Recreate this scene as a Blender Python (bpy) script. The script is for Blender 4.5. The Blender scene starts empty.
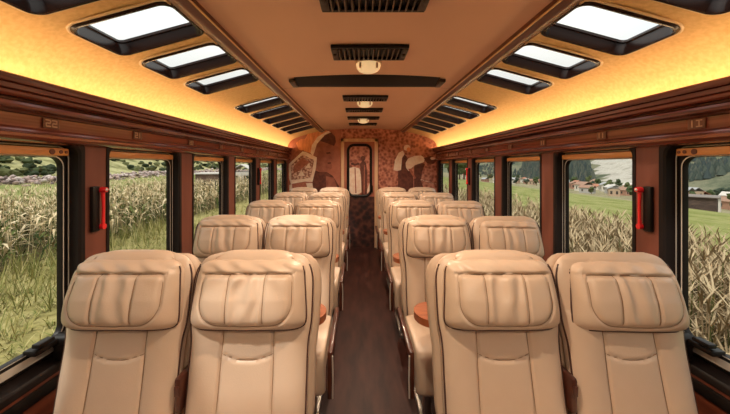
import bpy, bmesh, math, random
from mathutils import Vector, Matrix, noise
random.seed(7)
PI = math.pi
C = bpy.context.scene.collection
SC = bpy.context.scene

# ------------------------------------------------------------------ materials
def mat(name, col, rough=0.5, metal=0.0, spec=0.5, noise_amt=0.0, nscale=(8, 8, 8), col2=None, bump=0.0, bscale=None,
        coat=0.0, detail=3.0, emit=None, estr=0.0, ramp=(0.35, 0.65)):
    m = bpy.data.materials.new(name); m.use_nodes = True
    nt = m.node_tree; b = nt.nodes['Principled BSDF']
    b.inputs['Base Color'].default_value = (*col, 1); b.inputs['Roughness'].default_value = rough
    b.inputs['Metallic'].default_value = metal; b.inputs['Specular IOR Level'].default_value = spec
    if coat:
        b.inputs['Coat Weight'].default_value = coat; b.inputs['Coat Roughness'].default_value = 0.15
    if emit:
        b.inputs['Emission Color'].default_value = (*emit, 1); b.inputs['Emission Strength'].default_value = estr
    if col2 or bump:
        tc = nt.nodes.new('ShaderNodeTexCoord'); mp = nt.nodes.new('ShaderNodeMapping')
        mp.inputs['Scale'].default_value = nscale
        nt.links.new(tc.outputs['Object'], mp.inputs['Vector'])
        n = nt.nodes.new('ShaderNodeTexNoise'); n.inputs['Scale'].default_value = 1.0; n.inputs['Detail'].default_value = detail
        nt.links.new(mp.outputs['Vector'], n.inputs['Vector'])
        if col2:
            r = nt.nodes.new('ShaderNodeValToRGB')
            r.color_ramp.elements[0].position = ramp[0]; r.color_ramp.elements[0].color = (*col, 1)
            r.color_ramp.elements[1].position = ramp[1]; r.color_ramp.elements[1].color = (*col2, 1)
            nt.links.new(n.outputs['Fac'], r.inputs['Fac']); nt.links.new(r.outputs['Color'], b.inputs['Base Color'])
        if bump:
            src = n
            if bscale:
                src = nt.nodes.new('ShaderNodeTexNoise'); src.inputs['Scale'].default_value = bscale; src.inputs['Detail'].default_value = 2
                nt.links.new(tc.outputs['Object'], src.inputs['Vector'])
            bp = nt.nodes.new('ShaderNodeBump'); bp.inputs['Strength'].default_value = bump; bp.inputs['Distance'].default_value = 0.01
            nt.links.new(src.outputs['Fac'], bp.inputs['Height']); nt.links.new(bp.outputs['Normal'], b.inputs['Normal'])
    return m

def glass_mat(name, tint, refl=1.0):
    m = bpy.data.materials.new(name); m.use_nodes = True
    nt = m.node_tree; nt.nodes.clear()
    out = nt.nodes.new('ShaderNodeOutputMaterial'); mix = nt.nodes.new('ShaderNodeMixShader')
    tr = nt.nodes.new('ShaderNodeBsdfTransparent'); tr.inputs['Color'].default_value = (*tint, 1)
    gl = nt.nodes.new('ShaderNodeBsdfGlossy'); gl.inputs['Roughness'].default_value = 0.02
    gl.inputs['Color'].default_value = (refl, refl, refl, 1)
    lw = nt.nodes.new('ShaderNodeLayerWeight'); lw.inputs['Blend'].default_value = 0.5
    pw_ = nt.nodes.new('ShaderNodeMath'); pw_.operation = 'POWER'; pw_.inputs[1].default_value = 5.0
    ma = nt.nodes.new('ShaderNodeMath'); ma.operation = 'MULTIPLY_ADD'; ma.inputs[1].default_value = 0.35; ma.inputs[2].default_value = 0.015
    nt.links.new(lw.outputs['Facing'], pw_.inputs[0]); nt.links.new(pw_.outputs[0], ma.inputs[0])
    nt.links.new(ma.outputs[0], mix.inputs['Fac']); nt.links.new(tr.outputs['BSDF'], mix.inputs[1])
    nt.links.new(gl.outputs['BSDF'], mix.inputs[2]); nt.links.new(mix.outputs['Shader'], out.inputs['Surface'])
    return m

M = {}
M['leather'] = mat('leather', (0.565, 0.405, 0.290), 0.38, spec=0.5, col2=(0.615, 0.45, 0.33), nscale=(5, 5, 5), bump=0.10, bscale=260)
M['leather_dark'] = mat('leather_dark', (0.46, 0.32, 0.225), 0.5, spec=0.35, col2=(0.50, 0.355, 0.25), nscale=(6, 6, 6), bump=0.1, bscale=260)
M['seam'] = mat('seam', (0.27, 0.155, 0.085), 0.6)
M['piping'] = mat('piping', (0.06, 0.018, 0.01), 0.5)
M['wood'] = mat('wood', (0.10, 0.022, 0.010), 0.36, col2=(0.185, 0.046, 0.021), nscale=(10, 0.6, 45), coat=0.25, detail=5)
M['cornice'] = mat('cornice', (0.12, 0.027, 0.014), 0.25, col2=(0.25, 0.062, 0.034), nscale=(22, 0.5, 60), coat=0.7, detail=5)
M['pillar'] = mat('pillar', (0.135, 0.035, 0.019), 0.5, col2=(0.18, 0.050, 0.028), nscale=(14, 14, 2.0), detail=4)
M['beamwood'] = mat('beamwood', (0.10, 0.026, 0.012), 0.4, col2=(0.17, 0.05, 0.024), nscale=(30, 0.5, 30), coat=0.2)
M['gold'] = mat('gold', (0.78, 0.50, 0.24), 0.35, metal=0.3)
M['table_wood'] = mat('table_wood', (0.30, 0.075, 0.025), 0.35, col2=(0.42, 0.12, 0.04), nscale=(9, 40, 9), coat=0.4)
M['glow_header'] = mat('glow_header', (0.52, 0.19, 0.055), 0.32, col2=(0.70, 0.31, 0.09), nscale=(12, 3, 40), coat=0.3, detail=4)  # bright orange carries the cove light's reflected glow, painted into the wood colour
M['knot'] = mat('knot', (0.13, 0.035, 0.015), 0.5)
M['black'] = mat('black', (0.009, 0.006, 0.005), 0.4, spec=0.25)
M['rubber'] = mat('rubber', (0.012, 0.007, 0.006), 0.5, spec=0.2)
M['skyframe'] = mat('skyframe', (0.020, 0.0075, 0.005), 0.25, spec=0.35)
M['trimwhite'] = mat('trimwhite', (0.86, 0.66, 0.42), 0.4)
M['metal'] = mat('metal', (0.70, 0.63, 0.55), 0.36, metal=0.35)
M['steel'] = mat('steel', (0.35, 0.31, 0.28), 0.4, metal=0.8)
M['cove'] = mat('cove', (0.76, 0.50, 0.21), 0.75, col2=(0.86, 0.59, 0.27), nscale=(60, 60, 60), bump=0.15, bscale=220, spec=0.2)
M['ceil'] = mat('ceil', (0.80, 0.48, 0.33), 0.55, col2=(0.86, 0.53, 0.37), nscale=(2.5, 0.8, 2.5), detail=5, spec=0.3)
M['seamline'] = mat('seamline', (0.20, 0.09, 0.045), 0.6)
M['floor'] = mat('floor', (0.030, 0.0085, 0.006), 0.48, col2=(0.062, 0.019, 0.013), nscale=(14, 3, 14), detail=6, spec=0.28, bump=0.05)
M['glass'] = glass_mat('glass', (0.97, 0.98, 0.97), 0.6)
M['skyglass'] = glass_mat('skyglass', (0.97, 0.98, 0.97), 0.4)
M['red'] = mat('red', (0.75, 0.018, 0.022), 0.3)
M['lamp'] = mat('lamp', (0.86, 0.70, 0.48), 0.35, emit=(1.0, 0.66, 0.32), estr=0.55)
M['lampring'] = mat('lampring', (0.62, 0.44, 0.26), 0.4)
M['led'] = mat('led', (1, 0.7, 0.3), 0.5, emit=(1.0, 0.72, 0.40), estr=13.5)
M['plate'] = mat('plate', (0.18, 0.07, 0.035), 0.4, metal=0.4)
M['digit'] = mat('digit', (0.62, 0.36, 0.20), 0.4)
M['doorframe'] = mat('doorframe', (0.66, 0.40, 0.23), 0.5, col2=(0.78, 0.50, 0.30), nscale=(20, 20, 3))
M['ventfin'] = mat('ventfin', (0.16, 0.11, 0.08), 0.4, metal=0.4)

# ------------------------------------------------------------------ helpers
def tag(o, label=None, cat=None, group=None, kind=None):
    if label: o['label'] = label
    if cat: o['category'] = cat
    if group: o['group'] = group
    if kind: o['kind'] = kind
    return o

def obj(name, bm, mats, parent=None, smooth=True, angle=0.6, recalc=True):
    if recalc: bmesh.ops.recalc_face_normals(bm, faces=bm.faces)
    me = bpy.data.meshes.new(name)
    if smooth:
        for f in bm.faces: f.smooth = True
        for e in bm.edges:
            if len(e.link_faces) == 2 and e.calc_face_angle(0) > angle: e.smooth = False
    bm.to_mesh(me); bm.free()
    if not isinstance(mats, (list, tuple)): mats = [mats]
    for m in mats: me.materials.append(m)
    o = bpy.data.objects.new(name, me); C.objects.link(o)
    if parent: o.parent = parent
    return o

def empty(name, loc=(0, 0, 0), rotz=0.0):
    o = bpy.data.objects.new(name, None); C.objects.link(o); o.empty_display_size = 0.1
    o.location = loc; o.rotation_euler = (0, 0, rotz)
    return o

def children(o): return [c for c in bpy.data.objects if c.parent == o]

def copy_tree(o, parent=None):
    c = o.copy(); C.objects.link(c)
    if parent: c.parent = parent
    for ch in children(o): copy_tree(ch, c)
    return c

def box(bm, x0, x1, y0, y1, z0, z1, mi=0, bev=0.0, xf=None):
    vs = [bm.verts.new((x, y, z)) for x in (x0, x1) for y in (y0, y1) for z in (z0, z1)]
    fs = [(0, 1, 3, 2), (4, 6, 7, 5), (0, 4, 5, 1), (2, 3, 7, 6), (0, 2, 6, 4), (1, 5, 7, 3)]
    faces = [bm.faces.new([vs[i] for i in f]) for f in fs]
    for f in faces: f.material_index = mi
    if bev > 0:
        edges = list({e for f in faces for e in f.edges})
        r = bmesh.ops.bevel(bm, geom=edges, offset=bev, segments=2, profile=0.5, affect='EDGES')
        for f in r['faces']: f.material_index = mi
        vs = list({v for f in faces if f.is_valid for v in f.verts} | set(r['verts']))
    if xf:
        for v in vs: v.co = xf(v.co)

def tube(bm, pts, r, n=6, mi=0, closed=False):
    pts = [Vector(p) for p in pts]; rings = []
    N = len(pts)
    for i, p in enumerate(pts):
        a = pts[(i - 1) % N] if (closed or i > 0) else p
        b = pts[(i + 1) % N] if (closed or i < N - 1) else p
        t = (b - a)
        t = t.normalized() if t.length > 1e-9 else Vector((0, 0, 1))
        ref = Vector((0, 0, 1)) if abs(t.z) < 0.9 else Vector((1, 0, 0))
        s = t.cross(ref).normalized(); u = s.cross(t)
        rr = r(i / (N - 1)) if callable(r) else r
        rings.append([bm.verts.new(p + (s * math.cos(2 * PI * k / n) + u * math.sin(2 * PI * k / n)) * rr) for k in range(n)])
    for i in range(N if closed else N - 1):
        A, B = rings[i], rings[(i + 1) % N]
        for k in range(n):
            f = bm.faces.new((A[k], A[(k + 1) % n], B[(k + 1) % n], B[k])); f.material_index = mi
    if not closed:
        for R in (rings[0], rings[-1]):
            f = bm.faces.new(R); f.material_index = mi

def lathe(bm, prof, cx, cy, n=24, mi=0):
    rings = []
    for r, z in prof:
        if r < 1e-6: rings.append([bm.verts.new((cx, cy, z))])
        else: rings.append([bm.verts.new((cx + r * math.cos(2 * PI * k / n), cy + r * math.sin(2 * PI * k / n), z)) for k in range(n)])
    for A, B in zip(rings, rings[1:]):
        for k in range(n):
            k2 = (k + 1) % n
            q = [A[k % len(A)], A[k2 % len(A)], B[k2 % len(B)], B[k % len(B)]]
            q = list(dict.fromkeys(q))
            if len(q) > 2:
                f = bm.faces.new(q); f.material_index = mi

def rrect(u0, u1, v0, v1, r, n=6):
    r = max(1e-4, min(r, (u1 - u0) / 2 - 1e-4, (v1 - v0) / 2 - 1e-4)); P = []
    for cx, cy, a0 in ((u1 - r, v1 - r, 0), (u0 + r, v1 - r, 90), (u0 + r, v0 + r, 180), (u1 - r, v0 + r, 270)):
        for k in range(n + 1):
            a = math.radians(a0 + 90 * k / n); P.append((cx + r * math.cos(a), cy + r * math.sin(a)))
    return P

def ringloft(bm, rings, mis=None, cap_last=False, cap_first=False, close=False):
    R = [[bm.verts.new(p) for p in ring] for ring in rings]
    n = len(R[0]); pairs = list(zip(R, R[1:]))
    if close: pairs.append((R[-1], R[0]))
    for i, (A, B) in enumerate(pairs):
        for k in range(n):
            f = bm.faces.new((A[k], A[(k + 1) % n], B[(k + 1) % n], B[k])); f.material_index = mis[i] if mis else 0
    if cap_last: bm.faces.new(R[-1])
    if cap_first: bm.faces.new(R[0])

def extrude_profile(bm, prof, y0, y1, closed=True, mi=0, ysteps=1):
    rows = []
    for j in range(ysteps + 1):
        y = y0 + (y1 - y0) * j / ysteps
        rows.append([bm.verts.new((x, y, z)) for x, z in prof])
    n = len(prof)
    for A, B in zip(rows, rows[1:]):
        for k in range(n if closed else n - 1):
            f = bm.faces.new((A[k], A[(k + 1) % n], B[(k + 1) % n], B[k])); f.material_index = mi
    if closed:
        bm.faces.new(rows[0]); bm.faces.new(rows[-1])

def lerp_table(tab, x):
    if x <= tab[0][0]: return tab[0][1]
    for (a, fa), (b, fb) in zip(tab, tab[1:]):
        if x <= b:
            t = (x - a) / (b - a); return fa + (fb - fa) * t
    return tab[-1][1]

def smooth_table(tab, x):
    if x <= tab[0][0]: return tab[0][1]
    for i in range(len(tab) - 1):
        a, fa = tab[i]; b, fb = tab[i + 1]
        if x <= b:
            t = (x - a) / (b - a)
            m0 = (fb - tab[i - 1][1]) / (b - tab[i - 1][0]) if i > 0 else (fb - fa) / (b - a)
            m1 = (tab[i + 2][1] - fa) / (tab[i + 2][0] - a) if i + 2 < len(tab) else (fb - fa) / (b - a)
            h = b - a; t2, t3 = t * t, t * t * t
            return (2 * t3 - 3 * t2 + 1) * fa + (t3 - 2 * t2 + t) * h * m0 + (-2 * t3 + 3 * t2) * fb + (t3 - t2) * h * m1
    return tab[-1][1]

# ------------------------------------------------------------------ the coach shell
YB, YF = 5.72, -3.2            # end wall with the mural / wall behind the camera
HW = 1.33                      # half width of the saloon
CAMZ = 1.45
PER = 0.83
WINS = [(1.62 + PER * k, 2.27 + PER * k) for k in range(-5, 5)]   # window openings along both walls
WINS[4] = (0.74, 1.466)
ZS, ZT = 0.60, 1.548           # window opening bottom / top

bm = bmesh.new(); box(bm, -HW - .05, HW + .05, YF, YB + .03, -0.06, 0.0)
tag(obj('floor', bm, M['floor'], smooth=False), 'dark brown vinyl floor of the coach aisle', 'floor', kind='structure')

def side_wall(s, name):
    bm = bmesh.new()
    xa, xb = (HW, HW + .03) if s > 0 else (-HW - .03, -HW)
    box(bm, xa, xb, YF, YB, 0.0, ZS, mi=1)
    box(bm, xa, xb, YF, YB, ZT, 1.80, mi=0)
    edges = [YF] + [e for w in WINS for e in w] + [YB]
    for a, b in zip(edges[::2], edges[1::2]):
        box(bm, xa, xb, a, b, ZS, ZT, mi=0)
    o = obj(name, bm, [M['pillar'], M['wood']], smooth=False)
    tag(o, f"red-brown wood side wall with window pillars, {'right' if s > 0 else 'left'} of the aisle", 'wall', kind='structure')
side_wall(-1, 'wall_left'); side_wall(1, 'wall_right')

# end walls
bm = bmesh.new(); box(bm, -HW - .03, HW + .03, YB, YB + .03, 0, 2.16)
tag(obj('wall_back', bm, M['pillar'], smooth=False), 'end wall of the coach behind the mural', 'wall', kind='structure')
bm = bmesh.new(); box(bm, -HW - .03, HW + .03, YF - .03, YF, 0, 2.16)
tag(obj('wall_front', bm, M['pillar'], smooth=False), 'opposite end wall of the coach', 'wall', kind='structure')

# cornices
corn = [(1.332, 1.540), (1.320, 1.541), (1.300, 1.549), (1.288, 1.560), (1.288, 1.571), (1.300, 1.580), (1.318, 1.583), (1.321, 1.590), (1.3145, 1.597), (1.3125, 1.643),
        (1.322, 1.650), (1.318, 1.656), (1.296, 1.656), (1.279, 1.661), (1.272, 1.670), (1.275, 1.680), (1.287, 1.687), (1.304, 1.690), (1.302, 1.695), (1.283, 1.697),
        (1.271, 1.704), (1.268, 1.715), (1.274, 1.718), (1.2615, 1.722), (1.2555, 1.736), (1.262, 1.739), (1.250, 1.742), (1.241, 1.753), (1.238, 1.762), (1.242, 1.767),
        (1.252, 1.765), (1.258, 1.750), (1.30, 1.735), (1.332, 1.735)]
for i, s in enumerate((-1, 1)):
    bm = bmesh.new(); extrude_profile(bm, [(s * x, z) for x, z in corn], YF, YB)
    tag(obj(f'trim_{i+1}', bm, M['cornice'], angle=0.5), f"moulded dark red wood cornice above the {'left' if s < 0 else 'right'} windows", 'cornice', kind='structure')
    bm = bmesh.new()
    pf = [(s * 1.258, 1.764), (s * 1.288, 1.762), (s * 1.288, 1.767), (s * 1.258, 1.769)]
    extrude_profile(bm, pf, YF + .05, YB - .03)
    o = obj('led_strip', bm, M['led'], smooth=False)
    tag(o, f"warm yellow light strip behind the {'left' if s < 0 else 'right'} cornice", 'light strip', 'cove light strips')

# curved cove panels with skylight openings
cove_pts = [(1.330, 1.720), (1.329, 1.790), (1.314, 1.845), (1.280, 1.893), (1.225, 1.930), (1.150, 1.963), (1.06, 1.995), (0.95, 2.027), (0.84, 2.053), (0.735, 2.075)]
def densify(pts, n=8):
    out = []
    for i in range(len(pts) - 1):
        p0 = Vector(pts[max(i - 1, 0)]); p1 = Vector(pts[i]); p2 = Vector(pts[i + 1]); p3 = Vector(pts[min(i + 2, len(pts) - 1)])
        for k in range(n):
            t = k / n
            out.append(0.5 * ((2 * p1) + (p2 - p0) * t + (2 * p0 - 5 * p1 + 4 * p2 - p3) * t * t + (3 * p1 - p0 - 3 * p2 + p3) * t ** 3))
    out.append(Vector(pts[-1])); return out
CV = densify(cove_pts)
AL = [0.0]
for a, b in zip(CV, CV[1:]): AL.append(AL[-1] + (b - a).length)
def cove(sa):
    for i in range(len(AL) - 1):
        if sa <= AL[i + 1] or i == len(AL) - 2:
            t = (sa - AL[i]) / (AL[i + 1] - AL[i]); p = CV[i].lerp(CV[i + 1], t); d = (CV[i + 1] - CV[i]).normalized()
            return p, Vector((-d.y, d.x)) if False else Vector((d.y, -d.x))
def sfor(x):
    for i in range(len(CV) - 1):
        if CV[i + 1].x <= x <= CV[i].x:
            return AL[i] + (AL[i + 1] - AL[i]) * (CV[i].x - x) / (CV[i].x - CV[i + 1].x)
S0, S1 = sfor(1.150), sfor(0.765)
def cove_map(s, y, sa, n):
    p, N = cove(sa)
    if N.y < 0: N = -N          # outward / up
    return Vector((s * (p.x + N.x * n), y, p.y + N.y * n))
SKY = [(YS, YS + .295) for YS in (-2.75, -2.35, -1.95, -1.15, -.78, -.38, 0.0, .395, .79, 1.185, 1.58, 1.98, 2.78, 3.18, 3.58, 3.98, 4.38, 4.78)]
for s, nm in ((-1, 'ceiling_left'), (1, 'ceiling_right')):
    bm = bmesh.new(); ins = 0.012
    ss = sorted(set([AL[-1] * k / 40 for k in range(41)] + [S0 + ins, S1 - ins]))
    ys = sorted(set([YF, YB] + [v for a, b in SKY for v in (a + ins, b - ins)]))
    grid = [[bm.verts.new(cove_map(s, y, sa, 0)) for sa in ss] for y in ys]
    for j in range(len(ys) - 1):
        ym = (ys[j] + ys[j + 1]) / 2; inh = any(a < ym < b for a, b in SKY)
        for i in range(len(ss) - 1):
            sm = (ss[i] + ss[i + 1]) / 2
            if inh and S0 + ins < sm < S1 - ins: continue
            bm.faces.new((grid[j][i], grid[j][i + 1], grid[j + 1][i + 1], grid[j + 1][i]))
    o = obj(nm, bm, M['cove'])
    tag(o, f"curved glowing yellow ceiling cove above the {'left' if s < 0 else 'right'} cornice", 'ceiling', kind='structure')

# flat-arched centre ceiling
def cz(x): return 2.082 + 0.036 * (1 - (x / 0.70) ** 2)
bm = bmesh.new()
prof = [(x / 20 * 0.72, cz(x / 20 * 0.72)) for x in range(-20, 21)]
extrude_profile(bm, prof, YF, YB, closed=False)
for ys_ in (-1.1, .0, 2.62, 4.28):           # panel joints
    pr = [(x / 20 * 0.70, cz(x / 20 * 0.70) - 0.0012) for x in range(-20, 21)]
    extrude_profile(bm, pr, ys_, ys_ + 0.004, closed=False, mi=1)
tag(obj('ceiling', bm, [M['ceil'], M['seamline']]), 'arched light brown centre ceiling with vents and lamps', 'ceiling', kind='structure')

# longitudinal beams
for i, s in enumerate((-1, 1)):
    bm = bmesh.new()
    pf = [(.772, 2.078), (.766, 2.062), (.758, 2.056), (.742, 2.054), (.735, 2.050), (.722, 2.048), (.710, 2.050), (.703, 2.054), (.690, 2.056), (.684, 2.062), (.682, 2.09), (.70, 2.10), (.772, 2.09)]
    extrude_profile(bm, [(s * x, z) for x, z in pf], YF, YB)
    b = obj(f'trim_{i+3}', bm, M['beamwood'], angle=0.7)
    tag(b, f"dark wood ceiling beam between centre panel and {'left' if s < 0 else 'right'} skylights", 'beam', kind='structure')
    for xx in (.771, .683):
        bm = bmesh.new(); tube(bm, [(s * xx, YF, 2.060), (s * xx, YB, 2.060)], 0.0042, 6)
        obj('edge_bead', bm, M['gold'], b)

# ------------------------------------------------------------------ skylights
def skylight(s, a, b, idx):
    root = empty(f'window_{idx}', (0, 0, 0))
    def ring(ins, n, r): return [cove_map(s, u, v, n) for u, v in rrect(a + ins, b - ins, S0 + ins, S1 - ins, r)]
    bm = bmesh.new(); ringloft(bm, [ring(-.015, .001, .058), ring(-.015, -.004, .058), ring(-.010, -.007, .054), ring(-.003, -.004, .05)])
    obj('edge_trim', bm, M['trimwhite'], root)
    bm = bmesh.new()
    ringloft(bm, [ring(-.006, -.001, .052), ring(-.005, -.008, .05), ring(.002, -.014, .045), ring(.010, -.013, .04), ring(.013, .000, .038), ring(.015, .018, .034), ring(.018, .034, .030), ring(.026, .037, .024), ring(.026, .048, .024)])
    obj('frame', bm, M['skyframe'], root)
    bm = bmesh.new()
    R = ring(.026, .045, .024); c = cove_map(s, (a + b) / 2, (S0 + S1) / 2, .046)
    vs = [bm.verts.new(p) for p in R]; cv = bm.verts.new(c)
    n = len(vs)
    for k in range(n): bm.faces.new((vs[k], vs[(k + 1) % n], cv))
    obj('glass', bm, M['skyglass'], root)
    return root
n_ = 20
ordw = ['first', 'second', 'third', 'fourth', 'fifth', 'sixth', 'seventh', 'eighth', 'ninth', 'tenth']
for s in (-1, 1):
    vis = 0
    for a, b in SKY:
        n_ += 1
        r = skylight(s, a, b, n_)
        side = 'left' if s < 0 else 'right'
        if b > 0.9:
            tag(r, f"dark-framed skylight over the {side} seats, {ordw[vis]} from the camera end", 'skylight', f'skylights on the {side}', kind='structure'); vis += 1
        else:
            tag(r, f"dark-framed skylight over the {side} seats behind the viewer", 'skylight', f'skylights on the {side}', kind='structure')

# ------------------------------------------------------------------ side windows
def side_window(s, a, b, idx, label, detail):
    root = empty(f'window_{idx}', (0, 0, 0))
    def ring(ia, ib, n, r, it=0, isl=0):
        return [Vector((s * (HW + n), u, v)) for u, v in rrect(a + ia, b - ib, ZS + isl, ZT - it, r, 5)]
    e = .0
    bm = bmesh.new()   # black rubber surround and reveal
    ringloft(bm, [ring(-.014, -.014, .0, .03, -.010, -.014), ring(-.014, -.014, -.004, .03, -.010, -.014), ring(.004, .006, -.004, .045, .002, .01), ring(.010, .014, .004, .05, .006, .02),
                  ring(.012, .018, .045, .05, .010, .03), ring(.012, .02, .058, .05, .012, .035), ring(.034, .045, .062, .045, .040, .096)])
    obj('surround', bm, M['rubber'], root)
    bm = bmesh.new()   # metal sash with a pale bead, black gasket inside
    top = .058
    ringloft(bm, [ring(.012, .018, .060, .05, .010, .030), ring(.012, .018, .042, .05, .010, .046), ring(.014, .020, .040, .05, .012, .056), ring(.020, .026, .040, .05, .016, .088), ring(.022, .028, .046, .05, .018, .092),
                  ring(.030, .040, .046, .05, top - .006, .098), ring(.032, .043, .042, .048, top - .004, .100), ring(.036, .048, .042, .046, top, .104), ring(.040, .052, .052, .045, top + .002, .106), ring(.040, .052, .066, .045, top + .002, .106)],
             mis=[1, 1, 0, 1, 1, 1, 0, 1, 1])
    obj('sash', bm, [M['metal'], M['black']], root)
    bm = bmesh.new(); vs = [bm.verts.new(p) for p in ring(.038, .050, .058, .045, top, .104)]; bm.faces.new(vs)
    vs = [bm.verts.new(p) for p in ring(.038, .050, .063, .045, top, .104)]; bm.faces.new(vs)
    obj('glass', bm, M['glass'], root, smooth=False)
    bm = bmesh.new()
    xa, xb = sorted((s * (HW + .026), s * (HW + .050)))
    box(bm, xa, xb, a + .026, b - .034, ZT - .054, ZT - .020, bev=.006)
    bl = obj('glow_header', bm, M['glow_header'], root)  # added header strip standing in for the orange glow under the window top
    if detail:
        bm = bmesh.new()
        for yy, rr in ((b - .115, .012), (b - .075, .008), (b - .05, .007)):
            tube(bm, [(s * (HW + .027), yy, ZT - .037), (s * (HW + .023), yy, ZT - .037)], rr, 12)
        obj('header_spot', bm, M['knot'], bl)
        bm = bmesh.new()    # sliding catch on the bottom rail
        xa, xb = sorted((s * (HW - .012), s * (HW + .05)))
        yk = b - .155
        box(bm, *sorted((s * (HW + .004), s * (HW + .058))), yk - .050, yk + .050, ZS + .095, ZS + .118, bev=.005)
        box(bm, *sorted((s * (HW - .006), s * (HW + .028))), yk - .045, yk + .022, ZS + .124, ZS + .142, bev=.005)
        tube(bm, [(s * (HW + .03), yk + .072, ZS + .098), (s * (HW - .03), yk + .076, ZS + .098)], .032, 16)
        box(bm, *sorted((s * (HW - .036), s * (HW + .03))), yk + .042, yk + .112, ZS + .02, ZS + .10, bev=.014)
        obj('latch', bm, M['black'], root)
    tag(root, label, 'window', 'coach side windows', kind='structure')
n_ = 0
for s in (-1, 1):
    side = 'left' if s < 0 else 'right'
    for k, (a, b) in enumerate(WINS):
        n_ += 1
        if k >= 4: lab = f"tall black-framed side window in the {side} wall, {ordw[k-4]} from the camera end"
        else: lab = f"black-framed side window in the {side} wall behind the viewer"
        side_window(s, a, b, n_, lab, k == 4)

# black kick strip and wainscot rail below the windows
for i, s in enumerate((-1, 1)):
    bm = bmesh.new()
    xa, xb = sorted((s * (HW - .012), s * (HW + .002)))
    box(bm, xa, xb, YF, YB, .525, .572, bev=.003)
    tag(obj(f'trim_{i+5}', bm, M['black']), f"black rail under the {'left' if s < 0 else 'right'} windows", 'rail', kind='structure')

# ------------------------------------------------------------------ emergency hammers on the pillars
def hammer(s, y, z, label, red):
    root = empty('emergency_hammer', (s * HW, y, z))
    X = lambda x: s * -x
    bm = bmesh.new()
    xa, xb = sorted((X(0), X(.020)))
    box(bm, xa, xb, -.040, .002, -.108, .108, bev=.006)
    obj('holder', bm, M['black'], root)
    bm = bmesh.new(); yb = .008
    tube(bm, [(X(.027), yb, .085), (X(.029), yb, .04), (X(.030), yb, 0), (X(.029), yb, -.05), (X(.027), yb, -.085)], lambda t: .0085 + .002 * math.sin(t * 22), 10)
    obj('handle', bm, M['red'], root)
    bm = bmesh.new()
    tube(bm, [(X(.010), yb, .088), (X(.018), yb, .088), (X(.028), yb, .09), (X(.038), yb, .09), (X(.046), yb, .09)], lambda t: .015 - .006 * abs(t - .4), 12)
    obj('hammer_head', bm, M['red'], root)
    bm = bmesh.new()
    tube(bm, [(X(.046), yb, .09), (X(.050), yb, .09), (X(.053), yb, .09)], lambda t: .007 * (1 - t) + .001, 10)
    obj('hammer_tip', bm, M['metal'], root)
    bm = bmesh.new()
    tube(bm, [(X(.008), yb, -.088), (X(.02), yb, -.088), (X(.036), yb, -.088)], .0135, 12)
    obj('clip', bm, M['red'], root)
    tag(root, label, 'hammer', 'emergency hammers on pillars')
for s in (-1, 1):
    side = 'left' if s < 0 else 'right'
    hammer(s, 1.545, 1.245, f"red emergency hammer in black holder on the nearest {side} pillar", True)
    hammer(s, 4.03, 1.32, f"red emergency hammer on a far {side} pillar near the end wall", True)

# ------------------------------------------------------------------ seat number plates on the cornice
DIG = {'2': [(0, 4, 3, 4), (3, 4, 3, 2), (3, 2, 0, 2), (0, 2, 0, 0), (0, 0, 3, 0)], '1': [(1.5, 4, 1.5, 0)], '4': [(0, 4, 0, 2), (0, 2, 3, 2), (3, 4, 3, 0)], 'H': [(0, 4, 3, 4), (0, 0, 3, 0), (1.5, 4, 1.5, 0)]}
def plate(s, y, text, label):
    root = empty('number_plate', (s * 1.312, y, 1.622))
    bm = bmesh.new(); xa, xb = sorted((s * -.001, s * -.006))
    box(bm, xa, xb, -.034, .034, -.020, .020, bev=.002)
    obj('plate', bm, M['plate'], root, smooth=False)
    k = .0062; dirn = 1 if s < 0 else -1
    for i, ch in enumerate(text):
        bm = bmesh.new(); off = -.024 + i * .027
        for x0, z0, x1, z1 in DIG[ch]:
            p = [off + x0 * k, off + x1 * k]; q = [-.0125 + z0 * k, -.0125 + z1 * k]
            ya, yb_ = sorted((dirn * p[0], dirn * p[1]))
            box(bm, *sorted((s * -.006, s * -.0075)), ya - .0022, yb_ + .0022, min(q) - .0022, max(q) + .0022)
        obj('digit', bm, M['digit'], root, smooth=False)
    tag(root, label, 'number plate', f"seat number plates on the {'left' if s < 0 else 'right'} cornice")
for s in (-1, 1):
    side = 'left' if s < 0 else 'right'
    for i, y in enumerate((1.297, 1.805, 2.38, 2.90, 3.42, 3.94, 4.46, 4.95)):
        tx = ('22', '21', '22', '11', '11', '11', '11', '11')[i] if s < 0 else ('1H', '11', '11', '11', '11', '11', '11', '11')[i]
        plate(s, y, tx, f"small seat number plate on the {side} cornice, {ordw[i]} from the camera end")

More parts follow.
